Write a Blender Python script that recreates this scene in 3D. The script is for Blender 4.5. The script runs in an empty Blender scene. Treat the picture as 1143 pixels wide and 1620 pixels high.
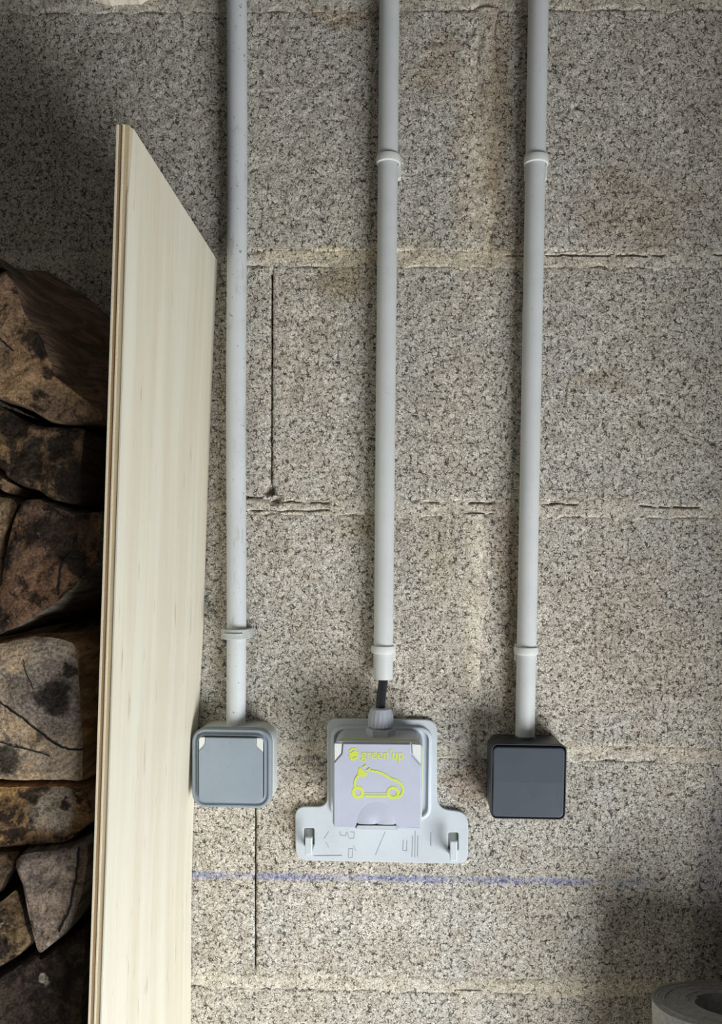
import bpy, math, random
import numpy as np
from mathutils import Vector, Matrix, noise as mnoise

random.seed(7)
rng = np.random.default_rng(11)
col = bpy.context.scene.collection
scene = bpy.context.scene

# ------------------------------------------------------------------ camera
IW, IH, FPX = 1143, 1620, 1300.0
PPX, PPY = 620.0, 955.0           # optical centre of the (cropped) photograph
DIST = 0.695                      # camera to wall, metres
CAMZ = 1.30                       # height of the camera over the floor


def _basis():
    fx, fy = 652 - PPX, 885 - PPY
    n = Vector((fx, fy, FPX)).normalized()                   # world +Y (into the wall), in image space
    dn = Vector((374 - PPX, 25200 - PPY, FPX)).normalized()  # world down
    dn = (dn - n * dn.dot(n)).normalized()
    r = dn.cross(n)                                          # world right
    if r.x < 0:
        r = -r
    return r, n, dn


AX, AY, AD = _basis()
CAM = Vector((0, -DIST, CAMZ))


def P(px, py, d=0.0):
    """point in the plane d metres in front of the wall seen at pixel (px, py)"""
    v = Vector((px - PPX, py - PPY, FPX))
    w = Vector((v.dot(AX), v.dot(AY), -v.dot(AD)))
    t = (DIST - d) / w.y
    return CAM + w * t


cam = bpy.data.objects.new('camera', bpy.data.cameras.new('camera'))
col.objects.link(cam)
scene.camera = cam
ix = Vector((AX.x, AY.x, -AD.x))      # image right, in world
iy = Vector((AX.y, AY.y, -AD.y))      # image down, in world
iz = Vector((AX.z, AY.z, -AD.z))      # viewing direction, in world
R = Matrix((ix, -iy, -iz)).transposed()
cam.matrix_world = Matrix.Translation(CAM) @ R.to_4x4()
cam.data.sensor_fit = 'VERTICAL'
cam.data.sensor_height = 36.0
cam.data.lens = 36.0 * FPX / IH
cam.data.shift_x = (IW / 2 - PPX) / IH
cam.data.shift_y = (PPY - IH / 2) / IH
cam.data.clip_start = 0.01

# ------------------------------------------------------------------ light
scene.view_settings.view_transform = 'Standard'
scene.view_settings.look = 'None'
scene.view_settings.exposure = 0.0
scene.view_settings.gamma = 1.0
scene.view_settings.use_curve_mapping = False

world = bpy.data.worlds.new('sky')
scene.world = world
world.use_nodes = True
bg = world.node_tree.nodes['Background']
bg.inputs['Color'].default_value = (1.0, 0.98, 0.95, 1)
bg.inputs['Strength'].default_value = 0.14


def area(name, loc, target, sx, sy, power, color):
    L = bpy.data.lights.new(name, 'AREA')
    L.shape = 'RECTANGLE'
    L.size, L.size_y = sx, sy
    L.energy = power
    L.color = color
    o = bpy.data.objects.new(name, L)
    col.objects.link(o)
    o.location = loc
    o.rotation_euler = (Vector(target) - Vector(loc)).to_track_quat('-Z', 'Y').to_euler()
    return o


# daylight coming in low through the open garage door behind the camera
area('door_daylight', (0.70, -0.80, 0.36), (-0.16, 0, 0.80), 0.7, 0.7, 28, (0.96, 0.985, 1.0))

# ------------------------------------------------------------------ node helper


class NT:
    def __init__(self, name):
        self.m = bpy.data.materials.new(name)
        self.m.use_nodes = True
        self.t = self.m.node_tree
        self.bsdf = self.t.nodes['Principled BSDF']
        self.pos = self.n('ShaderNodeNewGeometry').outputs['Position']

    def n(self, typ, **kw):
        nd = self.t.nodes.new(typ)
        for k, v in kw.items():
            setattr(nd, k, v)
        return nd

    def put(self, sock, v):
        if isinstance(v, bpy.types.NodeSocket):
            self.t.links.new(v, sock)
        elif v is not None:
            if sock.type == 'RGBA' and len(v) == 3:
                v = (*v, 1)
            sock.default_value = v

    def math(self, op, a, b=None, clamp=False):
        nd = self.n('ShaderNodeMath', operation=op, use_clamp=clamp)
        self.put(nd.inputs[0], a)
        if b is not None:
            self.put(nd.inputs[1], b)
        return nd.outputs[0]

    def vmath(self, op, a, b=None):
        nd = self.n('ShaderNodeVectorMath', operation=op)
        self.put(nd.inputs[0], a)
        if b is not None:
            self.put(nd.inputs[1], b)
        return nd.outputs['Value'] if op in ('LENGTH', 'DISTANCE', 'DOT_PRODUCT') else nd.outputs[0]

    def noise(self, scale, detail=2.0, rough=0.5, vec=None, dist=0.0, color=False):
        nd = self.n('ShaderNodeTexNoise')
        self.put(nd.inputs['Vector'], vec or self.pos)
        nd.inputs['Scale'].default_value = scale
        nd.inputs['Detail'].default_value = detail
        nd.inputs['Roughness'].default_value = rough
        nd.inputs['Distortion'].default_value = dist
        return nd.outputs['Color' if color else 'Fac']

    def ramp(self, v, lo, hi, a=0.0, b=1.0):
        nd = self.n('ShaderNodeMapRange', interpolation_type='SMOOTHSTEP')
        self.put(nd.inputs[0], v)
        for i, x in zip((1, 2, 3, 4), (lo, hi, a, b)):
            self.put(nd.inputs[i], x)
        return nd.outputs[0]

    def mix(self, f, a, b, mode='MIX'):
        nd = self.n('ShaderNodeMix', data_type='RGBA', blend_type=mode)
        self.put(nd.inputs[0], f)
        self.put(nd.inputs[6], a)
        self.put(nd.inputs[7], b)
        return nd.outputs[2]

    def bump(self, h, strength, dist, normal=None):
        nd = self.n('ShaderNodeBump')
        nd.inputs['Strength'].default_value = strength
        nd.inputs['Distance'].default_value = dist
        self.put(nd.inputs['Height'], h)
        if normal:
            self.put(nd.inputs['Normal'], normal)
        return nd.outputs[0]

    def stretch(self, s, vec=None):
        return self.vmath('MULTIPLY', vec or self.pos, s)

    def done(self, color, rough, normal=None, spec=0.3):
        self.put(self.bsdf.inputs['Base Color'], color)
        self.put(self.bsdf.inputs['Roughness'], rough)
        self.bsdf.inputs['Specular IOR Level'].default_value = spec
        if normal:
            self.put(self.bsdf.inputs['Normal'], normal)
        return self.m


def lin(r, g, b):
    f = lambda c: ((c / 255 + 0.055) / 1.055) ** 2.4 if c > 10 else c / 255 / 12.92
    return (f(r), f(g), f(b))


# tones on the wall, stains as well as painted light and shade: centre pixel, radii in pixels, colour multiplier, strength
WALL_TONES = [
    (787, 215, 28, 220, (0.62, 0.53, 0.43), 0.8),
    (742, 250, 26, 200, (1.22, 1.17, 1.06), 0.6),
    (748, 985, 16, 190, (1.14, 1.13, 1.11), 0.6),
    (810, 1010, 24, 170, (0.74, 0.66, 0.60), 0.7),
    (690, 405, 190, 20, (1.04, 1.00, 0.88), 0.6),
    (500, 403, 130, 12, (1.10, 1.04, 0.86), 0.6),
    (690, 100, 40, 60, (0.78, 0.70, 0.60), 0.6),
    (970, 1188, 170, 14, (1.06, 1.02, 0.94), 0.6),
    (900, 1560, 170, 16, (1.08, 1.04, 0.94), 0.6),
    (160, 250, 190, 260, (0.80, 0.82, 0.82), 0.8),  # shade over the upper left wall, painted into the colour
    (540, 445, 60, 30, (0.62, 0.56, 0.42), 0.75),
    (575, 835, 45, 30, (0.74, 0.68, 0.52), 0.6),
    (690, 880, 42, 90, (0.90, 0.87, 0.76), 0.6),
    (560, 25, 90, 14, (0.80, 0.66, 0.50), 0.6),
    (1010, 330, 110, 70, (0.78, 0.68, 0.58), 0.5),
    (1000, 1000, 120, 160, (0.84, 0.76, 0.70), 0.5),
    (480, 1265, 45, 90, (0.80, 0.70, 0.60), 0.6),  # darker brown patch left of the socket
    (745, 1240, 45, 55, (0.62, 0.53, 0.45), 0.8),  # shadow the switch casts to its left, painted as brown tone
    (1150, 1400, 60, 240, (0.50, 0.50, 0.55), 0.9),  # darker bluish patch down the lower right edge
    (950, 600, 60, 22, (0.8, 0.74, 0.64), 0.5),
    (330, 620, 30, 260, (0.78, 0.74, 0.70), 0.5),  # darker strip between the board and the left conduit
    (800, 860, 26, 70, (0.72, 0.62, 0.55), 0.6),
    (560, 1440, 200, 60, (1.06, 1.08, 1.10), 0.6),  # brightest daylight at bottom centre, painted in as a paler tone
]


def wall_material(name, base, kind):
    g = NT(name)
    warp = g.vmath('SCALE', g.vmath('SUBTRACT', g.noise(170, 2, 0.6, color=True), (0.5, 0.5, 0.5)))
    warp.node.inputs['Scale'].default_value = 0.006
    wp = g.vmath('ADD', g.pos, warp)
    big = g.noise(7, 3, 0.55)
    mid = g.noise(38, 3, 0.6)
    grain = g.noise(420, 3, 0.65)
    fine = g.noise(900, 2, 0.6)
    blk = kind == 'block'
    v = g.n('ShaderNodeTexVoronoi', feature='DISTANCE_TO_EDGE')
    g.put(v.inputs['Vector'], wp)
    v.inputs['Scale'].default_value = 290
    mask = g.noise(230, 4, 0.65)
    thr = g.ramp(mask, 0.44, 0.70, -0.02, 0.14 if blk else 0.11)
    crev = g.ramp(g.math('SUBTRACT', v.outputs['Distance'], thr), -0.045, 0.045)        # 0 in crevices
    ridge = g.math('ABSOLUTE', g.math('SUBTRACT', g.noise(300, 3, 0.62), 0.5))
    worm = g.ramp(g.math('SUBTRACT', ridge, g.ramp(g.noise(280, 3, 0.6), 0.40, 0.66, -0.02, 0.026 if blk else 0.022)), -0.006, 0.012)
    pits = g.ramp(grain, 0.31, 0.41) if blk else g.ramp(grain, 0.28, 0.38)
    open_ = g.math('MULTIPLY', g.math('MULTIPLY', crev, worm), pits)
    # colour
    c = g.mix(g.ramp(big, 0.35, 0.65), base, tuple(x * y for x, y in zip(base, (1.10, 1.06, 1.0))))
    c = g.mix(g.ramp(mid, 0.35, 0.7), c, tuple(x * y for x, y in zip(base, (0.88, 0.84, 0.78))))
    vc = g.n('ShaderNodeTexVoronoi', feature='F1')
    g.put(vc.inputs['Vector'], wp)
    vc.inputs['Scale'].default_value = 290
    cell = g.vmath('DOT_PRODUCT', vc.outputs['Color'], (0.33, 0.33, 0.33))
    c = g.mix(0.28, c, g.mix(g.ramp(cell, 0.25, 0.75), (0.55, 0.54, 0.52), (1.35, 1.34, 1.32)), 'MULTIPLY')
    c = g.mix(0.8, c, g.mix(g.ramp(fine, 0.3, 0.7), (0.55, 0.54, 0.53), (1.40, 1.40, 1.40)), 'MULTIPLY')
    c = g.mix(g.ramp(g.noise(560, 1, 0.5), 0.63, 0.70), c, lin(238, 236, 230))
    c = g.mix(open_, g.mix(0.12, lin(36, 32, 29), c), c)
    for (px, py, rx, ry, mul, st) in WALL_TONES:
        p = P(px, py)
        dv = g.vmath('SUBTRACT', g.vmath('ADD', g.pos, g.vmath('MULTIPLY', g.vmath('SUBTRACT', g.noise(30, 3, 0.6, color=True), (0.5, 0.5, 0.5)), (0.035, 0, 0.035))), (p.x, 0, p.z))
        dv = g.vmath('MULTIPLY', dv, (1870.0 / rx, 0, 1870.0 / ry))
        f = g.ramp(g.vmath('LENGTH', dv), 0.35, 1.25, st, 0.0)
        c = g.mix(f, c, mul, 'MULTIPLY')
    # snapped blue chalk line, slightly out of level
    a, b = P(300, 1384), P(1062, 1398)
    sl = (b.z - a.z) / (b.x - a.x)
    sx = g.n('ShaderNodeSeparateXYZ')
    g.put(sx.inputs[0], g.pos)
    zz = g.math('SUBTRACT', sx.outputs[2], g.math('ADD', g.math('MULTIPLY', sx.outputs[0], sl), a.z - sl * a.x))
    zz = g.math('ADD', g.math('ABSOLUTE', zz), g.math('MULTIPLY', g.math('SUBTRACT', g.noise(160, 3, 0.7), 0.5), 0.004))
    band = g.ramp(zz, 0.0012, 0.0050, 1.0, 0.0)
    band = g.math('MULTIPLY', band, g.ramp(g.noise(26, 2, 0.6), 0.36, 0.60, 0.12, 0.85))
    band = g.math('MULTIPLY', band, g.ramp(g.noise(380, 2, 0.6), 0.38, 0.56, 0.25, 1.0))
    band = g.math('MULTIPLY', band, g.ramp(sx.outputs[0], b.x - 0.05, b.x, 1.0, 0.0))
    c = g.mix(g.math('MULTIPLY', band, 0.72), c, lin(96, 112, 178))
    h = g.math('ADD', g.math('MULTIPLY', open_, 0.75), g.math('MULTIPLY', grain, 0.5))
    h = g.math('ADD', h, g.math('MULTIPLY', cell, 0.12))
    nrm = g.bump(h, 0.7 if blk else 0.5, 0.0014)
    return g.done(c, 0.93, nrm, 0.15)


M_BLOCK = wall_material('aggregate_concrete', lin(200, 196, 188), 'block')
M_MORTAR = wall_material('mortar', lin(206, 201, 190), 'mortar')


def plain_concrete(name, c0):
    g = NT(name)
    c = g.mix(g.noise(9, 4, 0.6), c0, tuple(x * 0.7 for x in c0))
    c = g.mix(g.ramp(g.noise(260, 3, 0.7), 0.35, 0.6), tuple(x * 0.6 for x in c0), c)
    return g.done(c, 0.92, g.bump(g.noise(260, 4, 0.7), 0.6, 0.002), 0.2)


def plastic(name, c0, rough=0.42, dirt=0.0, dirt_c=(0.15, 0.13, 0.11), bump=0.05, spec=0.4, streak=False):
    g = NT(name)
    c = g.mix(g.ramp(g.noise(28, 3, 0.6), 0.35, 0.7), c0, tuple(x * 0.93 for x in c0))
    if dirt:
        vec = g.stretch((1, 1, 0.22)) if streak else None
        d1 = g.ramp(g.noise(160, 4, 0.7, vec=vec), 0.56, 0.72, 0.0, dirt)
        d2 = g.ramp(g.noise(330, 1, 0.5), 0.70, 0.76, 0.0, min(1, dirt * 2.2))
        c = g.mix(g.math('MAXIMUM', d1, d2), c, dirt_c)
    r = g.ramp(g.noise(90, 3, 0.6), 0.3, 0.7, rough - 0.05, rough + 0.08)
    return g.done(c, r, g.bump(g.noise(700, 2, 0.5), bump, 0.0006), spec)


M_PIPE_OLD = plastic('weathered_grey_plastic', lin(204, 208, 210), 0.5, 0.32, lin(120, 118, 112), streak=True)
M_PIPE = plastic('light_grey_plastic', lin(204, 207, 207), 0.38, 0.05)
M_CLIP = plastic('clip_plastic', lin(214, 215, 212), 0.4)
M_CLIP_OLD = plastic('clip_plastic_aged', lin(182, 186, 184), 0.35, 0.2)
M_GREY = plastic('mid_grey_plastic', lin(140, 150, 160), 0.40, 0.10, lin(195, 200, 200))
M_GREYBASE = plastic('pale_grey_base_plastic', lin(204, 210, 208), 0.45, 0.35, lin(225, 228, 226))
M_GREYLID = plastic('blue_grey_flap_plastic', lin(146, 157, 168), 0.45, 0.10, lin(100, 106, 112))
M_WHITE = plastic('white_plastic', lin(226, 228, 226), 0.4)
M_PLATE = plastic('pale_blue_grey_plastic', lin(196, 204, 210), 0.36, 0.03)
M_BODY = plastic('pale_lilac_grey_plastic', lin(188, 195, 208), 0.36, 0.02)
M_LID = plastic('lilac_grey_flap_plastic', lin(188, 193, 210), 0.40)
M_GLAND = plastic('gland_plastic', lin(182, 188, 200), 0.38)
M_LIME = plastic('lime_print', lin(208, 222, 84), 0.45, bump=0)
M_BLACK = plastic('black_rubber', lin(44, 47, 51), 0.5)
M_ANTH = plastic('anthracite_plastic', lin(58, 63, 69), 0.42)
M_ANTHR = plastic('anthracite_satin_plastic', lin(70, 77, 86), 0.55, spec=0.25)
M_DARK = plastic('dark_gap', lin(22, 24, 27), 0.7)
M_MARKD = plastic('slot_shade_grey', lin(112, 116, 112), 0.6)
M_MARK = plastic('moulding_line', lin(160, 168, 175), 0.5)
M_FLOOR = plain_concrete('floor_concrete', lin(150, 147, 140))
M_CEIL = plain_concrete('ceiling_concrete', lin(120, 116, 110))
M_PLASTER = plastic('plaster', lin(225, 215, 195), 0.85, 0.2, bump=0.4)


def ply_face():
    g = NT('plywood_face')
    s = g.stretch((60, 60, 1.6))
    a = g.noise(1.0, 4, 0.6, vec=s)
    b = g.noise(5.0, 3, 0.6, vec=s)
    c = g.mix(g.ramp(a, 0.35, 0.65), lin(228, 224, 207), lin(220, 213, 192))
    c = g.mix(g.ramp(b, 0.60, 0.78, 0, 0.35), c, lin(196, 178, 144))
    f = g.ramp(g.noise(1.0, 2, 0.6, vec=g.stretch((190, 190, 22))), 0.66, 0.74, 0, 0.5)
    c = g.mix(f, c, lin(176, 158, 130))
    return g.done(c, 0.62, g.bump(b, 0.10, 0.0006), 0.3)


def ply_layer(name, c0, c1):
    g = NT(name)
    c = g.mix(g.noise(1.0, 4, 0.7, vec=g.stretch((900, 900, 60))), c0, c1)
    return g.done(c, 0.8, g.bump(g.noise(500, 3, 0.6), 0.3, 0.0006), 0.2)


M_PLYF = ply_face()
M_PLYD = ply_layer('veneer_brown', lin(144, 116, 84), lin(180, 154, 120))
M_PLYM = ply_layer('veneer_tan', lin(188, 170, 136), lin(214, 198, 166))
M_PLYL = ply_layer('veneer_pale', lin(226, 214, 186), lin(238, 230, 206))


def wood_cut(name, c1, c2, dark, amt, spots=(), ring=None, speck=0.25, depth=0.19):
    c1, c2 = [tuple(x * 1.15 + 0.25 * sum(c) / 3 for x in c) for c in (c1, c2)]
    g = NT(name)
    big = g.noise(30, 4, 0.65, dist=0.6)
    c = g.mix(g.ramp(big, 0.35, 0.62), c1, c2)
    if ring:
        p = P(ring[0], ring[1], depth)
        dv = g.vmath('SUBTRACT', g.pos, (p.x, 0, p.z))
        dv = g.vmath('MULTIPLY', dv, (1, 0, 1))
        r = g.math('ADD', g.math('MULTIPLY', g.vmath('LENGTH', dv), 1500), g.math('MULTIPLY', g.noise(22, 2, 0.5), 9))
        w = g.ramp(g.math('SINE', r), -0.6, 1.0, 0.0, 0.38)
        c = g.mix(w, c, tuple(x * 0.45 for x in c1))
    fine = g.noise(520, 4, 0.7)
    c = g.mix(0.8, c, g.mix(g.ramp(fine, 0.3, 0.7), (0.45, 0.44, 0.43), (1.5, 1.46, 1.40)), 'MULTIPLY')
    bl = g.ramp(g.noise(42, 5, 0.7, dist=0.4), 0.62 - 0.24 * amt, 0.72 - 0.24 * amt, 0, 0.92)
    c = g.mix(bl, c, g.mix(g.ramp(fine, 0.4, 0.7), dark, tuple(x * 2.4 for x in dark)))
    sp = g.math('MULTIPLY', g.ramp(g.noise(300, 2, 0.6), 0.62, 0.72), g.ramp(g.noise(28, 2, 0.5), 0.45, 0.62))
    c = g.mix(g.math('MULTIPLY', sp, speck * 2), c, lin(190, 180, 168))
    for (px, py, rr, colr) in spots:
        p = P(px, py, depth)
        dv = g.vmath('SUBTRACT', g.vmath('ADD', g.pos, g.vmath('MULTIPLY', g.vmath('SUBTRACT', g.noise(60, 3, 0.6, color=True), (0.5, 0.5, 0.5)), (0.03, 0, 0.03))), (p.x, 0, p.z))
        f = g.ramp(g.vmath('LENGTH', g.vmath('MULTIPLY', dv, (1, 0, 1))), rr * 0.00028, rr * 0.00052, 0.92, 0.0)
        c = g.mix(f, c, g.mix(g.ramp(fine, 0.35, 0.65), tuple(x * 0.5 for x in colr), tuple(x * 1.6 for x in colr)))
    h = g.math('ADD', fine, g.math('MULTIPLY', g.noise(120, 4, 0.6), 1.2))
    return g.done(c, 0.88, g.bump(h, 0.7, 0.0015), 0.2)


def wood_side(name, c1, c2):
    g = NT(name)
    c1, c2 = [tuple(x * 1.2 + 0.35 * sum(c) / 3 for x in c) for c in (c1, c2)]
    s = g.stretch((90, 14, 90))
    a = g.noise(1.0, 5, 0.65, vec=s, dist=0.8)
    c = g.mix(g.ramp(a, 0.35, 0.62), c1, c2)
    b = g.noise(4.0, 4, 0.7, vec=s)
    c = g.mix(g.ramp(b, 0.30, 0.48, 0.75, 0), c, tuple(x * 0.25 for x in c2))
    return g.done(c, 0.85, g.bump(g.math('ADD', a, b), 0.6, 0.0025), 0.2)


# ------------------------------------------------------------------ mesh helpers
def mesh_obj(name, verts, faces, mats, parent=None, smooth=False, fmat=None):
    me = bpy.data.meshes.new(name)
    me.from_pydata([tuple(v) for v in verts], [], [tuple(f) for f in faces])
    if not isinstance(mats, (list, tuple)):
        mats = [mats]
    for m in mats:
        me.materials.append(m)
    if fmat:
        me.polygons.foreach_set('material_index', fmat)
    if smooth:
        me.polygons.foreach_set('use_smooth', [True] * len(me.polygons))
        if smooth != 'all':
            me.set_sharp_from_angle(angle=math.radians(38))
    me.update()
    o = bpy.data.objects.new(name, me)
    col.objects.link(o)
    if parent:
        o.parent = parent
    return o


def tag(o, label=None, cat=None, group=None, kind=None):
    for k, v in (('label', label), ('category', cat), ('group', group), ('kind', kind)):
        if v:
            o[k] = v
    return o


def empty(name, loc):
    """a thing's root; parts keep world coordinates via their mesh (moved back by the root's place)"""
    o = bpy.data.objects.new(name, None)
    o.empty_display_size = 0.02
    col.objects.link(o)
    o.location = loc
    return o


def settle(root):
    """re-base the parts' and sub-parts' meshes on the root so the root sits at the thing's base"""
    for ch in list(root.children):
        ch.matrix_parent_inverse = Matrix.Identity(4)
        ch.data.transform(Matrix.Translation(-Vector(root.location)))
        for g in ch.children:
            g.data.transform(Matrix.Translation(-Vector(root.location)))


def rr_ring(cx, cz, w, h, r, d, n=6):
    r = max(min(r, w / 2 - 1e-5, h / 2 - 1e-5), 1e-5)
    pts = []
    for (sx, sz, a0) in ((1, 1, 0), (-1, 1, 90), (-1, -1, 180), (1, -1, 270)):
        for k in range(n + 1):
            a = math.radians(a0 + 90 * k / n)
            pts.append((cx + sx * (w / 2 - r) + r * math.cos(a), -d, cz + sz * (h / 2 - r) + r * math.sin(a)))
    return pts


def loft(name, rings, mats, parent=None, caps=(True, True), smooth=True, tilt=0.0):
    n = len(rings[0])
    verts = [p for r in rings for p in r]
    faces = []
    for i in range(len(rings) - 1):
        for k in range(n):
            a, b = i * n + k, i * n + (k + 1) % n
            faces.append((a, b, b + n, a + n))
    if caps[0]:
        faces.append(tuple(reversed(range(n))))
    if caps[1]:
        faces.append(tuple(range((len(rings) - 1) * n, len(rings) * n)))
    if tilt:
        c = Vector(rings[0][0])
        cx = sum(p[0] for p in rings[0]) / n
        cz = sum(p[2] for p in rings[0]) / n
        ca, sa = math.cos(tilt), math.sin(tilt)
        verts = [(cx + (x - cx) * ca - (z - cz) * sa, y, cz + (x - cx) * sa + (z - cz) * ca) for (x, y, z) in verts]
    return mesh_obj(name, verts, faces, mats, parent, smooth)


def rr_box(name, secs, mats, parent=None, caps=(True, True), tilt=0.0):
    """secs: list of (cx, cz, w, h, r, d)"""
    return loft(name, [rr_ring(*s) for s in secs], mats, parent, caps, True, tilt)


def pxrect(x0, x1, y0, y1, d):
    a, b = P(x0, (y0 + y1) / 2, d), P(x1, (y0 + y1) / 2, d)
    t, u = P((x0 + x1) / 2, y0, d), P((x0 + x1) / 2, y1, d)
    return (a.x + b.x) / 2, (t.z + u.z) / 2, (b.x - a.x), (t.z - u.z)


def tube(name, pts, radii, mats, parent=None, n=20, caps=(True, True), smooth=True, rmod=None):
    rings = []
    for i, p in enumerate(pts):
        p = Vector(p)
        t = (Vector(pts[min(i + 1, len(pts) - 1)]) - Vector(pts[max(i - 1, 0)]))
        if t.length < 1e-9:
            t = Vector((0, 0, 1))
        t.normalize()
        a = t.cross(Vector((0, 1, 0)))
        if a.length < 1e-4:
            a = Vector((1, 0, 0))
        a.normalize()
        b = t.cross(a)
        r = radii[i] if isinstance(radii, (list, tuple)) else radii
        ring = []
        for k in range(n):
            th = 2 * math.pi * k / n
            rr = r * (rmod(th, i) if rmod else 1)
            ring.append(tuple(p + a * (rr * math.cos(th)) + b * (rr * math.sin(th))))
        rings.append(ring)
    return loft(name, rings, mats, parent, caps, smooth)


def flat_shape(name, outlines, d0, d1, mat, parent=None, bevel=0.0):
    """outlines: lists of world (x, z), first the rim then holes; solid between d0 and d1 in front of the wall"""
    cu = bpy.data.curves.new(name, 'CURVE')
    cu.dimensions = '2D'
    cu.fill_mode = 'BOTH'
    cu.extrude = max((d1 - d0) / 2 - bevel, 1e-5)
    cu.bevel_depth = bevel
    cu.bevel_resolution = 1
    cu.offset = -bevel
    for ol in outlines:
        sp = cu.splines.new('POLY')
        sp.points.add(len(ol) - 1)
        for i, (x, z) in enumerate(ol):
            sp.points[i].co = (x, z, 0, 1)
        sp.use_cyclic_u = True
    tmp = bpy.data.objects.new('tmp', cu)
    me = bpy.data.meshes.new_from_object(tmp)
    bpy.data.objects.remove(tmp)
    bpy.data.curves.remove(cu)
    me.transform(Matrix(((1, 0, 0, 0), (0, 0, -1, -(d0 + d1) / 2), (0, 1, 0, 0), (0, 0, 0, 1))))
    me.materials.clear()
    me.materials.append(mat)
    me.name = name
    o = bpy.data.objects.new(name, me)
    col.objects.link(o)
    if parent:
        o.parent = parent
    return o


def round_poly(pts, rads, n=7):
    out = []
    m = len(pts)
    for i, p in enumerate(pts):
        r = rads[i] if isinstance(rads, (list, tuple)) else rads
        p = Vector(p)
        a = (Vector(pts[i - 1]) - p)
        b = (Vector(pts[(i + 1) % m]) - p)
        la, lb = a.length, b.length
        a.normalize(); b.normalize()
        r = min(r, la * 0.49, lb * 0.49)
        for k in range(n + 1):
            t = k / n
            q = (p + a * r) * (1 - t) ** 2 + p * 2 * t * (1 - t) + (p + b * r) * t ** 2
            out.append((q.x, q.y))
    return out


def strokes(name, lines, d, width, mat, parent, th=0.00025, dfn=None):
    """flat ribbons along pixel polylines printed at depth d; lines: (points, width factor, closed)"""
    verts, faces = [], []
    for li, (pts, wf, closed) in enumerate(lines):
        w = [P(x, y, d) for x, y in pts]
        e = 0.00003 * li
        m = len(w)
        base = len(verts)
        for i, p in enumerate(w):
            pa = w[i - 1] if (i or closed) else p
            pb = w[(i + 1) % m] if (i < m - 1 or closed) else p
            t = pb - pa
            t.normalize()
            nv = Vector((-t.z, 0, t.x)) * (width * wf / 2)
            for q in (p + nv, p - nv):
                dq = dfn(p) if dfn else d
                verts.append((q.x, -dq, q.z))
                verts.append((q.x, -dq - th - e, q.z))
        for i in range(m if closed else m - 1):
            a, b = base + i * 4, base + ((i + 1) % m) * 4
            faces += [(a + 1, b + 1, b + 3, a + 3), (a, b, b + 1, a + 1), (a + 2, a + 3, b + 3, b + 2)]
        if not closed:
            e = base + (m - 1) * 4
            faces += [(base, base + 1, base + 3, base + 2), (e, e + 2, e + 3, e + 1)]
    return mesh_obj(name, verts, faces, mat, parent)


# ---- numpy value noise
def vnoise(x, y, seed):
    def h(i, j):
        n = (i.astype(np.int64) * 374761393 + j.astype(np.int64) * 668265263 + seed * 982451653) & 0xffffffff
        n = ((n ^ (n >> 13)) * 1274126177) & 0xffffffff
        n = (n ^ (n >> 16)) & 0xffffffff
        return n / 4294967295.0
    i, j = np.floor(x), np.floor(y)
    u, v = x - i, y - j
    u, v = u * u * (3 - 2 * u), v * v * (3 - 2 * v)
    return (h(i, j) * (1 - u) + h(i + 1, j) * u) * (1 - v) + (h(i, j + 1) * (1 - u) + h(i + 1, j + 1) * u) * v


def fbm(x, y, scale, octs, seed, gain=0.55):
    s, a, t = 0, 1.0, 0
    for k in range(octs):
        s = s + a * vnoise(x * scale * 2 ** k + 13.7 * k, y * scale * 2 ** k + 5.1 * k, seed + k)
        t += a
        a *= gain
    return s / t - 0.5


def height_sheet(name, X, Z, H, mat, parent, back):
    """solid with a relief front: H = distance in front of the wall plane; sides go back to -back"""
    nz, nx = X.shape
    V = np.stack([X, -H, Z], -1).reshape(-1, 3)
    idx = np.arange(nz * nx).reshape(nz, nx)
    q = np.stack([idx[:-1, :-1], idx[:-1, 1:], idx[1:, 1:], idx[1:, :-1]], -1).reshape(-1, 4)
    rim = np.concatenate([idx[0, :], idx[1:, -1], idx[-1, :-1][::-1], idx[1:-1, 0][::-1]])
    B = V[rim].copy()
    B[:, 1] = back
    bi = np.arange(len(rim)) + len(V)
    nxt = np.roll(np.arange(len(rim)), -1)
    side = np.stack([rim, bi, bi[nxt], rim[nxt]], -1)
    V = np.concatenate([V, B])
    F = np.concatenate([q, side])
    me = bpy.data.meshes.new(name)
    me.vertices.add(len(V))
    me.vertices.foreach_set('co', V.ravel())
    me.loops.add(F.size)
    me.loops.foreach_set('vertex_index', F.ravel().astype(np.int32))
    me.polygons.add(len(F))
    me.polygons.foreach_set('loop_start', np.arange(0, F.size, 4, dtype=np.int32))
    me.polygons.foreach_set('use_smooth', np.concatenate([np.ones(len(q), bool), np.zeros(len(side), bool)]))
    me.update(calc_edges=True)
    me.validate()
    me.materials.append(mat)
    o = bpy.data.objects.new(name, me)
    col.objects.link(o)
    if parent:
        o.parent = parent
    return o


# ------------------------------------------------------------------ the setting
XL, XR = -0.47, 0.46


def boxmesh(name, x0, x1, y0, y1, z0, z1, mat, parent=None):
    v = [(x, y, z) for x in (x0, x1) for y in (y0, y1) for z in (z0, z1)]
    f = [(0, 1, 3, 2), (4, 6, 7, 5), (0, 4, 5, 1), (2, 3, 7, 6), (0, 2, 6, 4), (1, 5, 7, 3)]
    return mesh_obj(name, v, f, mat, parent)


wall = tag(boxmesh('wall_back', XL - 0.9, XR + 0.9, 0.012, 0.20, 0, 2.1, M_FLOOR), kind='structure')
tag(boxmesh('floor', -1.6, 1.6, -2.4, 0.20, -0.1, 0, M_FLOOR), kind='structure')
tag(boxmesh('ceiling', -1.4, 1.4, -1.3, 0.20, 2.1, 2.25, M_CEIL), kind='structure')
tag(boxmesh('wall_left', XL - 0.15, XL - 0.02, -1.3, 0.0, 0, 2.1, M_CEIL), kind='structure')

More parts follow.
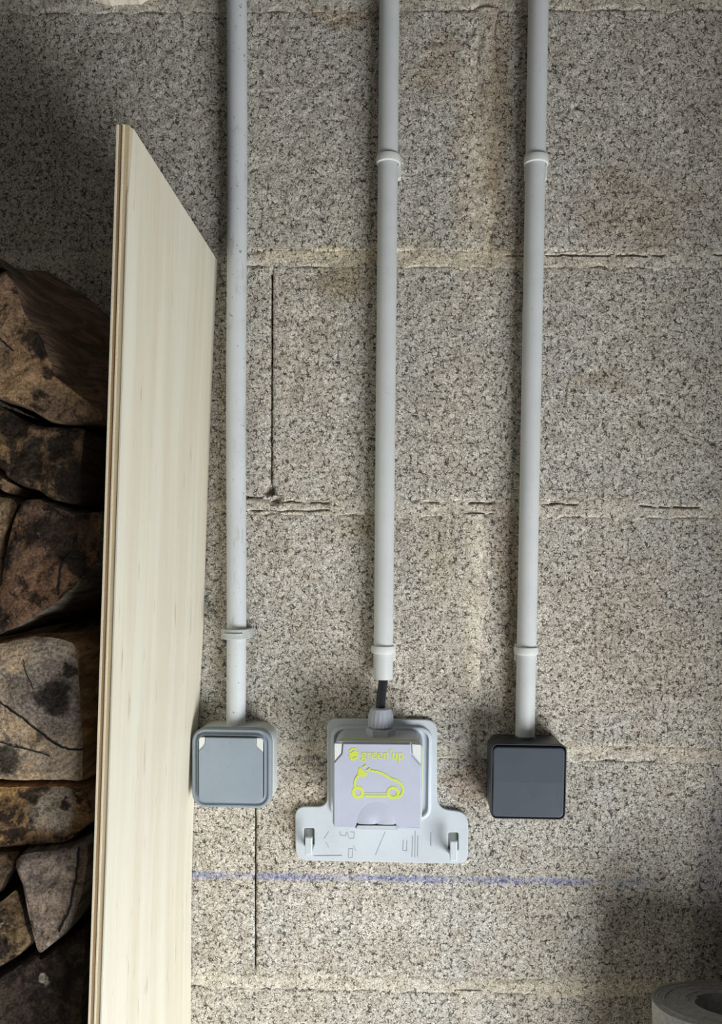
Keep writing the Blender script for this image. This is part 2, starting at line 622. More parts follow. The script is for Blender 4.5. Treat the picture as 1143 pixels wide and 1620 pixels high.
# joints of the block wall, as heights of bed joints (pixel rows on the photo's column 700)
BED_PX = [4, 409, 803, 1187, 1557]
beds = [P(640, y).z for y in BED_PX]
pitch = 0.205
beds = [beds[0] + pitch] + beds + [beds[-1] - pitch, beds[-1] - 2 * pitch]
HB = 0.0058                       # half a bed joint
# vertical joints of each course (pixel column, dry hairline or mortared)
COURSE = [
    (430, 'dry'), (768, 'mortar'), (430, 'dry'), (747, 'mortar'), (404, 'dry'), (740, 'mortar'), (404, 'dry')]
BL = 0.505
dents = [(427, 776, 8, 0.012), (438, 790, 8, 0.006), (568, 681, 6, 0.003), (628, 105, 5, 0.002), (940, 596, 10, 0.002),
         (912, 168, 5, 0.002), (855, 1455, 5, 0.003), (955, 1418, 5, 0.003), (1045, 1300, 5, 0.003)]
cracks = [((800, 403), (832, 404)), ((864, 403), (1052, 404)), ((1128, 403), (1150, 404)),
          ((345, 786), (392, 787)), ((392, 787), (428, 789)), ((428, 792), (522, 796)), ((395, 808), (512, 808)),
          ((512, 805), (530, 811)), ((672, 794), (706, 795)), ((742, 796), (802, 797)), ((745, 813), (780, 814)),
          ((860, 797), (915, 798)), ((1012, 800), (1060, 801)), ((1066, 801), (1112, 803))]


def carve(X, Z, H):
    for (px, py, r, dep) in dents:
        p = P(px, py)
        q = (X - p.x) ** 2 + (Z - p.z) ** 2
        rr = r / 1870 * (1 + 0.8 * fbm(X, Z, 400, 2, 91))
        H = H - dep * np.clip(1.4 - np.sqrt(q) / rr, 0, 1)
    for (a, b) in cracks:
        a, b = P(*a), P(*b)
        ux, uz = b.x - a.x, b.z - a.z
        L = math.hypot(ux, uz)
        t = ((X - a.x) * ux + (Z - a.z) * uz) / L
        s = np.abs((-(X - a.x) * uz + (Z - a.z) * ux) / L + 0.0034 * fbm(X, Z, 90, 3, 33)) + 0.0016 * np.clip(fbm(X, Z, 160, 2, 35), 0, 1)
        on = np.clip((t + 0.001) / 0.003, 0, 1) * np.clip((L + 0.001 - t) / 0.003, 0, 1)
        H = H - 0.006 * np.clip(1.5 - s / 0.0005, 0, 1) * on
    return H


def block(x0, x1, z0, z1, seed, step=0.0017):
    nx, nz = int((x1 - x0) / step) + 1, int((z1 - z0) / step) + 1
    X, Z = np.meshgrid(np.linspace(x0, x1, nx), np.linspace(z0, z1, nz))
    H = 0.0012 * fbm(X, Z, 14, 3, seed) + 0.0016 * fbm(X, Z, 130, 3, seed + 5) + 0.0008 * fbm(X, Z, 420, 1, seed + 9)
    e = np.minimum(np.minimum(X - x0, x1 - X), np.minimum(Z - z0, z1 - Z))
    e = e + 0.0016 * fbm(X, Z, 150, 2, seed + 2)
    H = H - 0.0016 * np.clip(1 - e / 0.0022, 0, 1) ** 2
    H = carve(X, Z, H)
    X = X + 0.0005 * fbm(Z, Z * 0, 160, 2, seed)
    return height_sheet('concrete_block', X, Z, H, M_BLOCK, wall, 0.014)


sd = 100
for ci in range(len(beds) - 1):
    z1, z0 = beds[ci] - HB, beds[ci + 1] + HB
    px, how = COURSE[ci]
    yy = [None, -100, 200, 600, 1000, 1370, 1640, 1800][ci + 1]
    xj = P(px, yy).x
    g = 0.0007 if how == 'dry' else 0.006
    edges = [xj - 2 * BL, xj - BL, xj, xj + BL, xj + 2 * BL]
    for k in range(4):
        a, b = edges[k] + g, edges[k + 1] - g
        a, b = max(a, XL - 0.06), min(b, XR + 0.06)
        if b - a < 0.02:
            continue
        sd += 17
        block(a, b, z0, z1, sd, 0.0017 if ci < 6 else 0.006)

for bi, z in enumerate(beds[1:], 1):
    step = 0.0009 if bi < 6 else 0.004
    X, Z = np.meshgrid(np.arange(XL - 0.06, XR + 0.06, step), np.arange(z - 0.0125, z + 0.0125, step))
    wob = 0.004 * fbm(X, Z * 0, 20, 3, 300 + bi)
    e = np.abs(Z - z + wob * 0.6)
    edge = 0.0050 + 0.014 * (fbm(X, Z, 60, 3, 340 + bi) + 0.10)
    H = -0.0001 + 0.0018 * fbm(X, Z, 110, 3, 360 + bi) + 0.0008 * fbm(X, Z, 20, 2, 370 + bi)
    H = H - np.clip((e - edge) / 0.007, 0, 1) * 0.0035
    H = carve(X, Z, H)
    height_sheet('mortar_bed', X, Z, H, M_MORTAR, wall, 0.014)

for ci in (1, 3, 5):
    z1, z0 = beds[ci] - HB, beds[ci + 1] + HB
    px, how = COURSE[ci]
    xj = P(px, {1: 200, 3: 1000, 5: 1640}[ci]).x
    step = 0.0010
    X, Z = np.meshgrid(np.arange(xj - 0.035, xj + 0.028, step), np.arange(z0 - 0.002, z1 + 0.002, step))
    e = np.abs(X - xj + 0.006 * fbm(X * 0, Z, 14, 2, 400 + ci))
    edge = 0.009 + 0.020 * (fbm(X, Z, 30, 3, 410 + ci) - 0.02)
    H = -0.0001 + 0.0012 * np.exp(-((X - xj) / 0.006) ** 2) + 0.0016 * fbm(X, Z, 110, 3, 420 + ci)
    H = H - np.clip((e - edge) / 0.012, 0, 1) * 0.004
    height_sheet('mortar_joint', X, Z, H, M_MORTAR, wall, 0.014)

# lump of plaster hanging at the very top edge of the picture
a, b = P(128, 10), P(258, 10)
X, Z = np.meshgrid(np.arange(a.x, b.x, 0.0014), np.arange(a.z, a.z + 0.06, 0.0014))
u = (X - a.x) / (b.x - a.x)
low = a.z + 0.004 * np.abs(fbm(X, Z * 0, 60, 2, 55)) * 2 + 0.005 * np.clip((0.25 - u) / 0.25, 0, 1) + 0.006 * np.clip((u - .72) / .28, 0, 1) - 0.001
H = 0.006 + 0.004 * fbm(X, Z, 60, 3, 77) - 0.012 * np.clip(1 - (Z - low) / 0.002, 0, 1) - 0.012 * np.clip(np.abs(u - 0.5) * 2 - 0.93, 0, 1) / 0.07
pl = height_sheet('plaster_lump', X, Z, H, M_PLASTER, None, 0.004)
tag(pl, 'off-white lump of plaster stuck on the wall at the top edge, above the plywood board', 'plaster')

tag(boxmesh('shade_pier', XR - 0.12, XR + 0.1, -0.16, 0.0, 0, 2.1, M_CEIL), kind='structure')  # unseen pier added to shade the right edge of the block wall

# ------------------------------------------------------------------ plywood board
DF = 0.216
zt = P(345, 413, 0.0).z
ys = [413, 600, 800, 1000, 1150, 1300, 1400, 1620]
xs = [345, 336.5, 329, 322.5, 314.5, 306.5, 304, 303]
rz = [P(x, y).z for x, y in zip(xs, ys)]
rx = [P(x, y).x for x, y in zip(xs, ys)]
fys = [197, 600, 1000, 1400, 1620]
fxs = [207, 194, 181, 168, 160]
fz = [P(x, y, DF).z for x, y in zip(fxs, fys)]
fxw = [P(x, y, DF).x for x, y in zip(fxs, fys)]


def interp(z, zs, vs):
    zs, vs = list(zs)[::-1], list(vs)[::-1]
    if z <= zs[0]:
        return vs[0] + (vs[1] - vs[0]) / (zs[1] - zs[0]) * (z - zs[0]) * 0.6
    return float(np.interp(z, zs, vs))


board = empty('plywood_board', (P(304, 1500).x, -0.11, 0.0))
N = 40
zz = [0.001 + (zt - 0.001) * i / N for i in range(N + 1)]
off = 0.0
for nm, th, mt, lb in (('face_veneer', 0.0009, M_PLYF, None), ('veneer_layer', 0.0029, M_PLYM, 'tan veneer layer'),
                       ('veneer_layer', 0.0009, M_PLYL, None), ('veneer_layer', 0.0024, M_PLYD, 'brown veneer layer'),
                       ('veneer_layer', 0.0011, M_PLYL, None)):
    verts, faces = [], []
    for i, z in enumerate(zz):
        a = interp(z, rz, rx)
        b = interp(z, fz, fxw)
        jit = (0.0006 if mt is M_PLYD or mt is M_PLYM else 0.0) + random.uniform(0, 0.0003)
        top = 0.004 if (i == N and nm == 'face_veneer') else 0
        for (x, y) in ((a - off, -0.002), (b - off, -DF + jit + top), (b - off - th, -DF + jit + top), (a - off - th, -0.002)):
            verts.append((x, y, z - (0.0004 * random.random() if i == N else 0)))
        if i:
            q = (i - 1) * 4
            for k in range(4):
                l = (k + 1) % 4
                faces.append((q + k, q + 4 + k, q + 4 + l, q + l))
    faces += [(3, 2, 1, 0), tuple(N * 4 + k for k in range(4))]
    o = mesh_obj(nm, verts, faces, mt, board)
    if lb:
        o['label'] = lb
    off += th
settle(board)
tag(board, 'pale plywood board standing edge-on between the log pile and the left conduit', 'board')


# ------------------------------------------------------------------ firewood
def resample_pair(F, B, sub):
    n = len(F)
    f2, b2 = [], []
    for i in range(n):
        for k in range(sub):
            t = k / sub
            def cr(Q):
                p0, p1, p2, p3 = Q[i - 1], Q[i], Q[(i + 1) % n], Q[(i + 2) % n]
                lnr = p1 * (1 - t) + p2 * t
                c = 0.5 * ((2 * p1) + (p2 - p0) * t + (2 * p0 - 5 * p1 + 4 * p2 - p3) * t * t + (3 * p1 - p0 - 3 * p2 + p3) * t ** 3)
                return lnr * 0.45 + c * 0.55
            f2.append(cr(F)); b2.append(cr(B))
    return f2, b2


def log(front, d, label, mcut, mside, back=None, bscale=1.0, rough=0.0022, crack=(), dend=0.012):
    F = [P(x, y, d) for x, y in front]
    F = [Vector((p.x, p.z)) for p in F]
    if back:
        B = [P(x, y, 0.02) for x, y in back]
        B = [Vector((p.x, p.z)) for p in B]
    else:
        c = sum(F, Vector((0, 0))) / len(F)
        B = [c + (p - c) * bscale for p in F]
    f2, b2 = resample_pair(F, B, max(3, 60 // len(F)))
    n = len(f2)
    cen = sum(f2, Vector((0, 0))) / n
    seed = Vector((random.uniform(0, 50), random.uniform(0, 50), random.uniform(0, 50)))

    def fuzz(x, d_, z, amp):
        v = Vector((x * 45, d_ * 14, z * 45)) + seed
        w = Vector((x * 170, d_ * 30, z * 170)) + seed
        return amp * (mnoise.noise(v) + 0.5 * mnoise.noise(w))
    rings = []
    S = 14
    for s in range(S + 1):
        t = s / S
        dd = d - (d - dend) * t ** 1.1
        ring = []
        for k in range(n):
            p = f2[k].lerp(b2[k], min(1, t * 1.15))
            o = (p - cen).normalized()
            shrink = -0.0012 if s == 0 else 0
            q = p + o * (fuzz(p.x, dd, p.y, rough if s else rough * 0.6) + shrink)
            y = -dd + (0.0015 * mnoise.noise(Vector((q.x * 60, 3, q.y * 60)) + seed) if s == 0 else 0)
            ring.append((q.x, y, q.y))
        rings.append(ring)
    body = loft('firewood_log', rings, mside, None, (False, True), 'all')

    def relief(x, z):
        return 0.0026 * mnoise.noise(Vector((x * 70, 1, z * 70)) + seed) + 0.0014 * mnoise.noise(Vector((x * 230, 1, z * 230)) + seed)
    # cut end: rings of vertices running in to the middle, with relief
    verts = [tuple(p) for p in rings[0]]
    K = 16
    for j in range(1, K):
        s = 1 - j / K
        for k in range(n):
            p = Vector((rings[0][k][0], rings[0][k][2]))
            q = cen + (p - cen) * s
            bulge = 0.0012 * min(1, j / 2)
            verts.append((q.x, -d - bulge + relief(q.x, q.y), q.y))
    verts.append((cen.x, -d - 0.0012, cen.y))
    faces = []
    for j in range(K - 1):
        for k in range(n):
            a, b = j * n + k, j * n + (k + 1) % n
            faces.append((b, a, a + n, b + n))
    L = (K - 1) * n
    for k in range(n):
        faces.append((L + (k + 1) % n, L + k, len(verts) - 1))
    cut = mesh_obj('cut_end', verts, faces, mcut, body, 'all')
    for pts, wd in crack:
        m = len(pts)
        dens = []
        for i in range(m - 1):
            for k in range(6):
                t = k / 6
                dens.append((pts[i][0] * (1 - t) + pts[i + 1][0] * t + random.uniform(-.8, .8), pts[i][1] * (1 - t) + pts[i + 1][1] * t + random.uniform(-.8, .8)))
        dens.append(pts[-1])
        strokes('drying_crack', [(dens, wd * 0.8, False)], d + 0.0012, 0.0009, M_DARK, cut, 0.0002, lambda p: d + 0.0017 - relief(p.x, p.z))
    # put the origin on the log
    cz = Vector((cen.x, -d / 2, cen.y))
    for o in [body, cut] + list(cut.children):
        o.data.transform(Matrix.Translation(-cz))
    body.location = cz
    tag(body, label, 'log', 'split logs stacked left of the plywood board')
    return body


dk = lin(34, 28, 24)
LD = 0.19
side_br = wood_side('split_wood_brown', lin(122, 98, 74), lin(84, 66, 50))
side_gr = wood_side('split_wood_grey', lin(112, 104, 94), lin(70, 62, 54))
side_dk = wood_side('split_wood_dark', lin(70, 58, 48), lin(44, 37, 32))
side_tn = wood_side('split_wood_tan', lin(168, 132, 88), lin(110, 82, 52))

log([(-70, 446), (-10, 434), (8, 429), (26, 455), (39, 496), (70, 535), (85, 574), (91, 600), (122, 623), (163, 652), (163, 667), (124, 670), (78, 664), (34, 644), (0, 631), (-70, 612)], LD,
    'big brown split log on the pile top, its side sloping up behind a ridge', wood_cut('cut_top', lin(138, 108, 74), lin(104, 82, 62), dk, 0.45, [(62, 545, 22, dk), (75, 590, 12, dk)], speck=0.3), side_br,
    back=[(60, 520), (62, 470), (76, 442), (100, 446), (125, 462), (152, 484), (182, 512), (215, 545), (245, 590), (255, 640), (250, 690), (215, 714), (180, 708), (130, 690), (80, 672), (60, 600)],
    crack=[([(0, 536), (10, 545), (22, 556)], 1.2)])
log([(-70, 626), (0, 641), (39, 663), (78, 674), (136, 677), (137, 690), (132, 737), (126, 795), (86, 793), (60, 777), (34, 768), (12, 757), (0, 743), (-70, 700)], LD - 0.006,
    'dark mottled log end directly under the top log, straight pale right edge', wood_cut('cut_mottled', lin(136, 106, 66), lin(88, 68, 50), dk, 0.9, [(12, 675, 26, dk), (90, 700, 20, dk)]), side_dk, bscale=0.95)
log([(-70, 705), (0, 747), (18, 762), (36, 774), (28, 784), (8, 780), (-70, 740)], LD - 0.012,
    'thin sliver of brown log wedged under the mottled log at the left edge', wood_cut('cut_sliver', lin(128, 102, 70), lin(92, 72, 52), dk, 0.4), side_br)
log([(-70, 760), (0, 784), (20, 790), (27, 800), (20, 822), (9, 866), (3, 925), (-6, 945), (-70, 940)], LD - 0.010,
    'tan log at the left edge beside the dark curved log', wood_cut('cut_tan', lin(140, 116, 84), lin(112, 90, 64), dk, 0.2), side_br)
log([(35, 789), (60, 788), (81, 797), (125, 812), (160, 812), (160, 880), (136, 914), (117, 936), (81, 963), (41, 987), (0, 1004), (-14, 1004), (-4, 936), (9, 869), (22, 816)], LD - 0.004,
    'large dark brown log end with a curved lower right side and vertical crack', wood_cut('cut_curved', lin(116, 84, 58), lin(82, 62, 48), dk, 0.7, [(95, 850, 26, lin(62, 50, 42))], speck=0.2), side_gr,
    crack=[([(122, 842), (118, 868), (100, 892), (93, 915), (90, 942)], 1.8)])
log([(-80, 1022), (0, 1016), (54, 1004), (117, 1014), (126, 1054), (130, 1108), (133, 1167), (133, 1234), (109, 1236), (54, 1236), (0, 1235), (-80, 1236)], LD,
    'large square log end, tan with growth rings around a black knot', wood_cut('cut_square', lin(168, 142, 108), lin(152, 138, 120), lin(84, 76, 72), 0.42, [(84, 1095, 62, lin(126, 116, 106)), (86, 1098, 30, lin(36, 31, 29)), (108, 1062, 10, lin(40, 34, 30)), (12, 1206, 24, lin(60, 55, 50))], ring=(60, 1130), speck=0.5), side_tn,
    crack=[([(-4, 1107), (30, 1132), (60, 1158), (90, 1178), (112, 1186), (133, 1185)], 1.7), ([(-4, 1172), (40, 1184), (80, 1196)], 0.8), ([(38, 1045), (42, 1066), (54, 1090)], 0.7)], bscale=1.06)
log([(-80, 1243), (0, 1242), (60, 1241), (128, 1245), (147, 1262), (142, 1303), (130, 1314), (114, 1329), (98, 1337), (54, 1339), (0, 1341), (-80, 1341)], LD - 0.004,
    'yellow-brown log end with whitish crumbly patch, just below the square log', wood_cut('cut_yellow', lin(166, 128, 70), lin(120, 92, 60), dk, 0.55, [(82, 1285, 34, lin(150, 138, 122)), (92, 1274, 9, dk), (45, 1258, 18, lin(44, 38, 34))], speck=0.8), side_tn)
log([(22, 1367), (30, 1353), (54, 1345), (109, 1339), (136, 1330), (140, 1358), (134, 1411), (117, 1454), (95, 1487), (65, 1511), (57, 1504), (46, 1452), (35, 1411)], LD + 0.004,
    'grey speckled wedge-shaped log pointing down, crack along its right side', wood_cut('cut_wedge', lin(140, 122, 104), lin(104, 92, 84), lin(46, 41, 40), 0.5, speck=0.9), side_gr,
    crack=[([(126, 1340), (124, 1370), (117, 1402), (110, 1440), (98, 1462), (94, 1474)], 1.7)], rough=0.0015)
log([(-70, 1347), (0, 1346), (32, 1346), (24, 1366), (22, 1376), (12, 1392), (0, 1414), (-70, 1430)], LD - 0.014,
    'dark log at the left edge beside the wedge-shaped log', wood_cut('cut_dark', lin(104, 84, 60), lin(72, 58, 44), dk, 0.6), side_dk)  # dark brown, blotchy cut face
log([(-70, 1440), (0, 1424), (26, 1407), (33, 1425), (44, 1462), (51, 1492), (27, 1517), (0, 1532), (-70, 1550)], LD - 0.012,
    'brown log at the left edge, lower left of the wedge-shaped log', wood_cut('cut_low', lin(128, 104, 70), lin(84, 68, 50), dk, 0.7), side_dk)
log([(-70, 1585), (0, 1546), (28, 1526), (55, 1510), (66, 1517), (98, 1494), (132, 1468), (136, 1500), (133, 1580), (128, 1700), (60, 1740), (-70, 1730)], LD - 0.012,
    'largest and lowest log, nearly black, filling the bottom left corner', wood_cut('cut_black', lin(78, 66, 54), lin(58, 48, 40), dk, 0.7, [(68, 1567, 12, lin(176, 166, 150))], speck=0.15), side_dk)
log([(-90, 388), (-40, 392), (-4, 405), (7, 421), (0, 427), (-50, 424), (-90, 420)], LD - 0.01,
    'tip of a dark log lying above the top log at the left edge', wood_cut('cut_tip', lin(92, 72, 52), lin(66, 52, 40), dk, 0.3), side_dk, dend=0.15)

# ------------------------------------------------------------------ conduits
PD = 0.0125
PR = 0.0081


def conduit(px0, py1, pxtop, mat, label, wob=0.0):
    b = P(px0, py1, PD)
    t = P(pxtop, 0, PD)
    top = b + (t - b) * ((2.1 - b.z) / (t.z - b.z))
    n = 30
    pts, rad = [], []
    L = (top - b).length
    # hollow lower end: inner wall first, then the outside
    dirn = (top - b).normalized()
    prof = [(0.03, PR * 0.86), (0.0, PR * 0.86), (0.0, PR * 0.99), (0.0006, PR)]
    for s, r in prof:
        pts.append(b + dirn * s); rad.append(r)
    for i in range(1, n + 1):
        s = L * i / n
        p = b + dirn * s
        p.x += wob * math.sin(i * 0.55)
        pts.append(p); rad.append(PR)
    rings = []
    a = Vector((1, 0, 0)); c = Vector((0, 1, 0))
    for p, r in zip(pts, rad):
        rings.append([tuple(p + a * r * math.cos(2 * math.pi * k / 40) + c * r * math.sin(2 * math.pi * k / 40)) for k in range(40)])
    o = loft('conduit', rings, mat, None, (True, True), True)
    o.data.transform(Matrix.Translation(-b))
    o.location = b
    tag(o, label, 'conduit')
    return b, dirn


cl = conduit(373.5, 1150, 375.5, M_PIPE_OLD, 'speckled weathered grey conduit beside the plywood board, running into the grey switch box', 0.0004)
cm = conduit(606.5, 1074, 616.5, M_PIPE, 'middle smooth grey conduit ending open above the black cable')
cr = conduit(831, 1164, 852.5, M_PIPE, 'right smooth grey conduit running down into the dark switch box')


def clip(px, py, label, style):
    c = P(px, py, PD)
    root = empty('conduit_clip', (c.x, -0.001, c.z))
    n = 40
    if style == 'saddle':
        # broad saddle with two feet on the wall
        hw, hz = 0.0122, 0.0042
        prof = []
        prof += [(-hw, 0.001), (-hw, PD + 0.002)]
        for k in range(9):
            th = math.pi - math.pi * k / 8
            prof.append((math.cos(th) * (PR + 0.0030), PD + 0.0035 + math.sin(th) * (PR + 0.0012)))
        prof += [(hw, PD + 0.002), (hw, 0.001)]
        inner = [(-PR - 0.0004, 0.001), (-PR - 0.0004, PD)]
        for k in range(9):
            th = math.pi - math.pi * k / 8
            inner.append((math.cos(th) * (PR + 0.0004), PD + math.sin(th) * (PR + 0.0004)))
        inner += [(PR + 0.0004, PD), (PR + 0.0004, 0.001)]
        m = len(prof)
        verts, faces = [], []
        for z in (-hz, hz):
            for (x, d) in prof:
                verts.append((c.x + x, -d, c.z + z))
            for (x, d) in inner:
                verts.append((c.x + x, -d, c.z + z))
        T = 2 * m
        for i in range(m - 1):
            faces += [(i, i + 1, T + i + 1, T + i), (m + i, T + m + i, T + m + i + 1, m + i + 1),
                      (i, m + i, m + i + 1, i + 1), (T + i, T + i + 1, T + m + i + 1, T + m + i)]
        faces += [(0, T, T + m, m), (m - 1, 2 * m - 1, T + 2 * m - 1, T + m - 1)]
        o = mesh_obj('saddle', verts, faces, M_CLIP_OLD, root, True)
        md = o.modifiers.new('bevel', 'BEVEL'); md.width = 0.0006; md.segments = 2
        # rib across the front
        rp = [(c.x + x * 1.0, -d - 0.0007, c.z + 0.0004) for (x, d) in prof[4:9]]
        tube('rib', rp, 0.0007, M_CLIP_OLD, root, 8)
    else:
        hz = 0.0034
        th0, th1 = math.radians(-62), math.radians(242)
        verts, faces = [], []
        S = 36
        for i in range(S + 1):
            th = th0 + (th1 - th0) * i / S
            for (r, z) in ((PR + 0.0002, -hz), (PR + 0.0017, -hz * 0.82), (PR + 0.0021, 0), (PR + 0.0017, hz * 0.82), (PR + 0.0002, hz)):
                verts.append((c.x + r * math.cos(th), c.y - r * math.sin(th), c.z + z))
            if i:
                q = (i - 1) * 5
                for k in range(5):
                    l = (k + 1) % 5
                    faces.append((q + k, q + l, q + 5 + l, q + 5 + k))
        faces += [(0, 4, 3, 2, 1), tuple(S * 5 + k for k in range(5))]
        mesh_obj('clip_ring', verts, faces, M_CLIP, root, True)
        # foot on the wall, reaching below the ring on the right
        rr_box('clip_foot', [(c.x + 0.001, c.z - 0.003, 0.0185, 0.016, 0.002, -0.0005), (c.x + 0.001, c.z - 0.003, 0.0185, 0.016, 0.002, 0.0046), (c.x + 0.001, c.z - 0.003, 0.0175, 0.015, 0.002, 0.0054)], M_CLIP, root)
    settle(root)
    tag(root, label, 'clip')
    return root


clip(373.5, 1002, 'wide translucent grey clip on the left conduit beside the plywood board', 'saddle')
clip(615, 254, 'upper grey plastic clip on the middle conduit', 'ring')
clip(606.5, 1027, 'lower grey plastic clip on the middle conduit, just above its open end', 'ring')
clip(849, 255, 'upper grey plastic clip on the right conduit', 'ring')
clip(833, 1029, 'lower grey plastic clip on the right conduit, above the dark switch box', 'ring')

# ------------------------------------------------------------------ left switch box
cx, cz, w, h = pxrect(303, 430, 1152, 1279, 0.029)
lb = empty('switch_box', (cx, 0, cz - h / 2))
rr_box('base', [(cx, cz, w * 1.0, h * 1.0, 0.013, -0.0005), (cx, cz, w, h, 0.013, 0.012), (cx, cz, w * 0.995, h * 0.995, 0.013, 0.020),
                (cx, cz, w * 0.955, h * 0.955, 0.012, 0.0215)], M_GREYBASE, lb)
rr_box('cover_ring', [(cx, cz, w * 0.97, h * 0.97, 0.012, 0.0205), (cx, cz, w * 0.995, h * 0.995, 0.012, 0.0225), (cx, cz, w, h, 0.012, 0.0265), (cx, cz, w * 0.985, h * 0.985, 0.0115, 0.0285),
                      (cx, cz, w * 0.955, h * 0.955, 0.0105, 0.0293), (cx, cz, w * 0.92, h * 0.92, 0.009, 0.0293), (cx, cz, w * 0.895, h * 0.895, 0.0085, 0.0278),
                      (cx, cz, w * 0.875, h * 0.875, 0.0078, 0.0278), (cx, cz, w * 0.835, h * 0.835, 0.0072, 0.0302), (cx, cz, w * 0.818, h * 0.818, 0.0068, 0.0302),
                      (cx, cz, w * 0.812, h * 0.812, 0.0066, 0.0270)], M_GREY, lb)
fcx, fcz, fw, fh = pxrect(314.5, 415.5, 1167.5, 1269, 0.0325)


def oct_flap(name, cx, cz, w, h, cutx, cutz, r, d0, d1, mat, parent, slant):
    hw, hh = w / 2, h / 2
    pts = [(cx - hw + r * 0, cz - hh), (cx + hw, cz - hh), (cx + hw, cz + hh - cutz), (cx + hw - cutx, cz + hh - cutz * slant), (cx + hw - cutx, cz + hh),
           (cx - hw + cutx, cz + hh), (cx - hw + cutx, cz + hh - cutz * slant), (cx - hw, cz + hh - cutz)]
    return flat_shape(name, [round_poly(pts, [r, r, 0.0006, r * 1.2, 0.0004, 0.0004, r * 1.2, 0.0006])], d0, d1, mat, parent, 0.0004)


oct_flap('flap', fcx, fcz, fw, fh, 0.0055, 0.0115, 0.0045, 0.0262, 0.0322, M_GREYLID, lb, 0.55)
for s, nm in ((-1, 'hinge_cap'), (1, 'hinge_cap')):
    # white hinge caps in the two top corners
    x0 = fcx + s * (fw / 2 - 0.0028)
    zc = fcz + fh / 2 - 0.0054
    pts = [(x0 - s * 0.0024, zc + 0.0054), (x0 + s * 0.0028, zc + 0.0054), (x0 + s * 0.0028, zc - 0.0064), (x0 - s * 0.0002, zc - 0.0046), (x0 - s * 0.0024, zc - 0.0015)]
    if s < 0:
        pts = pts[::-1]
    rad = [0.0004, 0.0046, 0.0008, 0.002, 0.002]
    if s < 0:
        rad = rad[::-1]
    flat_shape(nm, [round_poly(pts, rad)], 0.0262, 0.0314, M_WHITE, lb, 0.0003)['label'] = 'white corner cap'
settle(lb)
tag(lb, 'blue-grey square switch box with white corner caps, under the weathered conduit', 'switch box')

# ------------------------------------------------------------------ middle socket
pc = P(605, 1250)


def q(px, py, d=0.004):
    p = P(px, py, d)
    return (p.x, p.z)


plate = empty('socket_mounting_plate', (pc.x, 0, P(605, 1364, 0.004).z))
outer = [q(518, 1136.5), q(692, 1138.5), q(692, 1279), q(741, 1285), q(741, 1367), q(468, 1361), q(467, 1276), q(518, 1276)]
outer = round_poly(outer[::-1], [0.0085, 0.0105, 0.0105, 0.0105, 0.0105, 0.0105, 0.0095, 0.0085][::-1], 8)
# (rounding is the same for outer and re-entrant corners, as on the moulding)
hl = round_poly([q(481, 1310), q(497.5, 1310), q(497.5, 1338), q(481, 1338)], 0.0018, 4)
hr = round_poly([q(709.5, 1317), q(725.5, 1317), q(725.5, 1345), q(709.5, 1345)], 0.0018, 4)
flat_shape('back_plate', [outer, hl, hr], 0.0009, 0.0042, M_PLATE, plate, 0.0007)
for (a0, a1, c0, c1) in ((481.5, 497, 1310.5, 1337), (710, 725, 1317.5, 1344)):
    flat_shape('slot_shade_back', [[q(a0, c1), q(a1, c1), q(a1, c0), q(a0, c0)]], -0.0005, 0.0012, M_MARKD, plate)  # darker grey sheet, shade inside the slots put into its colour
x0, z0, w0, h0 = pxrect(523, 684, 1149, 1297, 0.006)
z0b = z0
rim = [rr_ring(x0, z0, w0, h0, 0.010, 0.0040), rr_ring(x0, z0, w0 - 0.0012, h0 - 0.0012, 0.010, 0.0072),
       rr_ring(x0, z0, w0 - 0.0035, h0 - 0.0035, 0.009, 0.0078), rr_ring(x0, z0, w0 - 0.0060, h0 - 0.0060, 0.008, 0.0078), rr_ring(x0, z0, w0 - 0.0070, h0 - 0.0070, 0.008, 0.0050)]
loft('raised_rim', rim, M_PLATE, plate, (False, False))
for (a, b, c) in ((487, 1320, 1354), (716.5, 1326, 1364)):
    d1 = 0.021
    m = 1 + d1 / DIST * 1.02
    b0 = P(a + 1.5, c, d1 + 0.001)
    hw = 0.0030
    zb = b0.z
    zt_ = P(a, b + 3, d1).z
    x = b0.x
    # J: arm out of the plate at slot foot, then a lip turned up
    prof = [(0.0015, zb + 0.0005), (d1 - 0.001, zb - 0.0002), (d1 + 0.0012, zb + 0.0012), (d1 + 0.0015, zt_ - 0.001), (d1 + 0.0006, zt_),
            (d1 - 0.0012, zt_ - 0.0004), (d1 - 0.0014, zb + 0.0042), (d1 - 0.003, zb + 0.0028), (0.0015, zb + 0.0034)]
    k = len(prof)
    verts = [(x - hw, -d, z) for d, z in prof] + [(x + hw, -d, z) for d, z in prof]
    faces = [tuple(range(k)), tuple(reversed(range(k, 2 * k)))] + [(i, i + k, (i + 1) % k + k, (i + 1) % k) for i in range(k)]
    o = mesh_obj('hook', verts, faces, M_PLATE, plate)
    md = o.modifiers.new('bevel', 'BEVEL'); md.width = 0.0007; md.segments = 2
sc = 0.2625
ox, oy = 455, 1270
S_ = lambda pts: [(ox + x * sc, oy + y * sc) for x, y in pts]
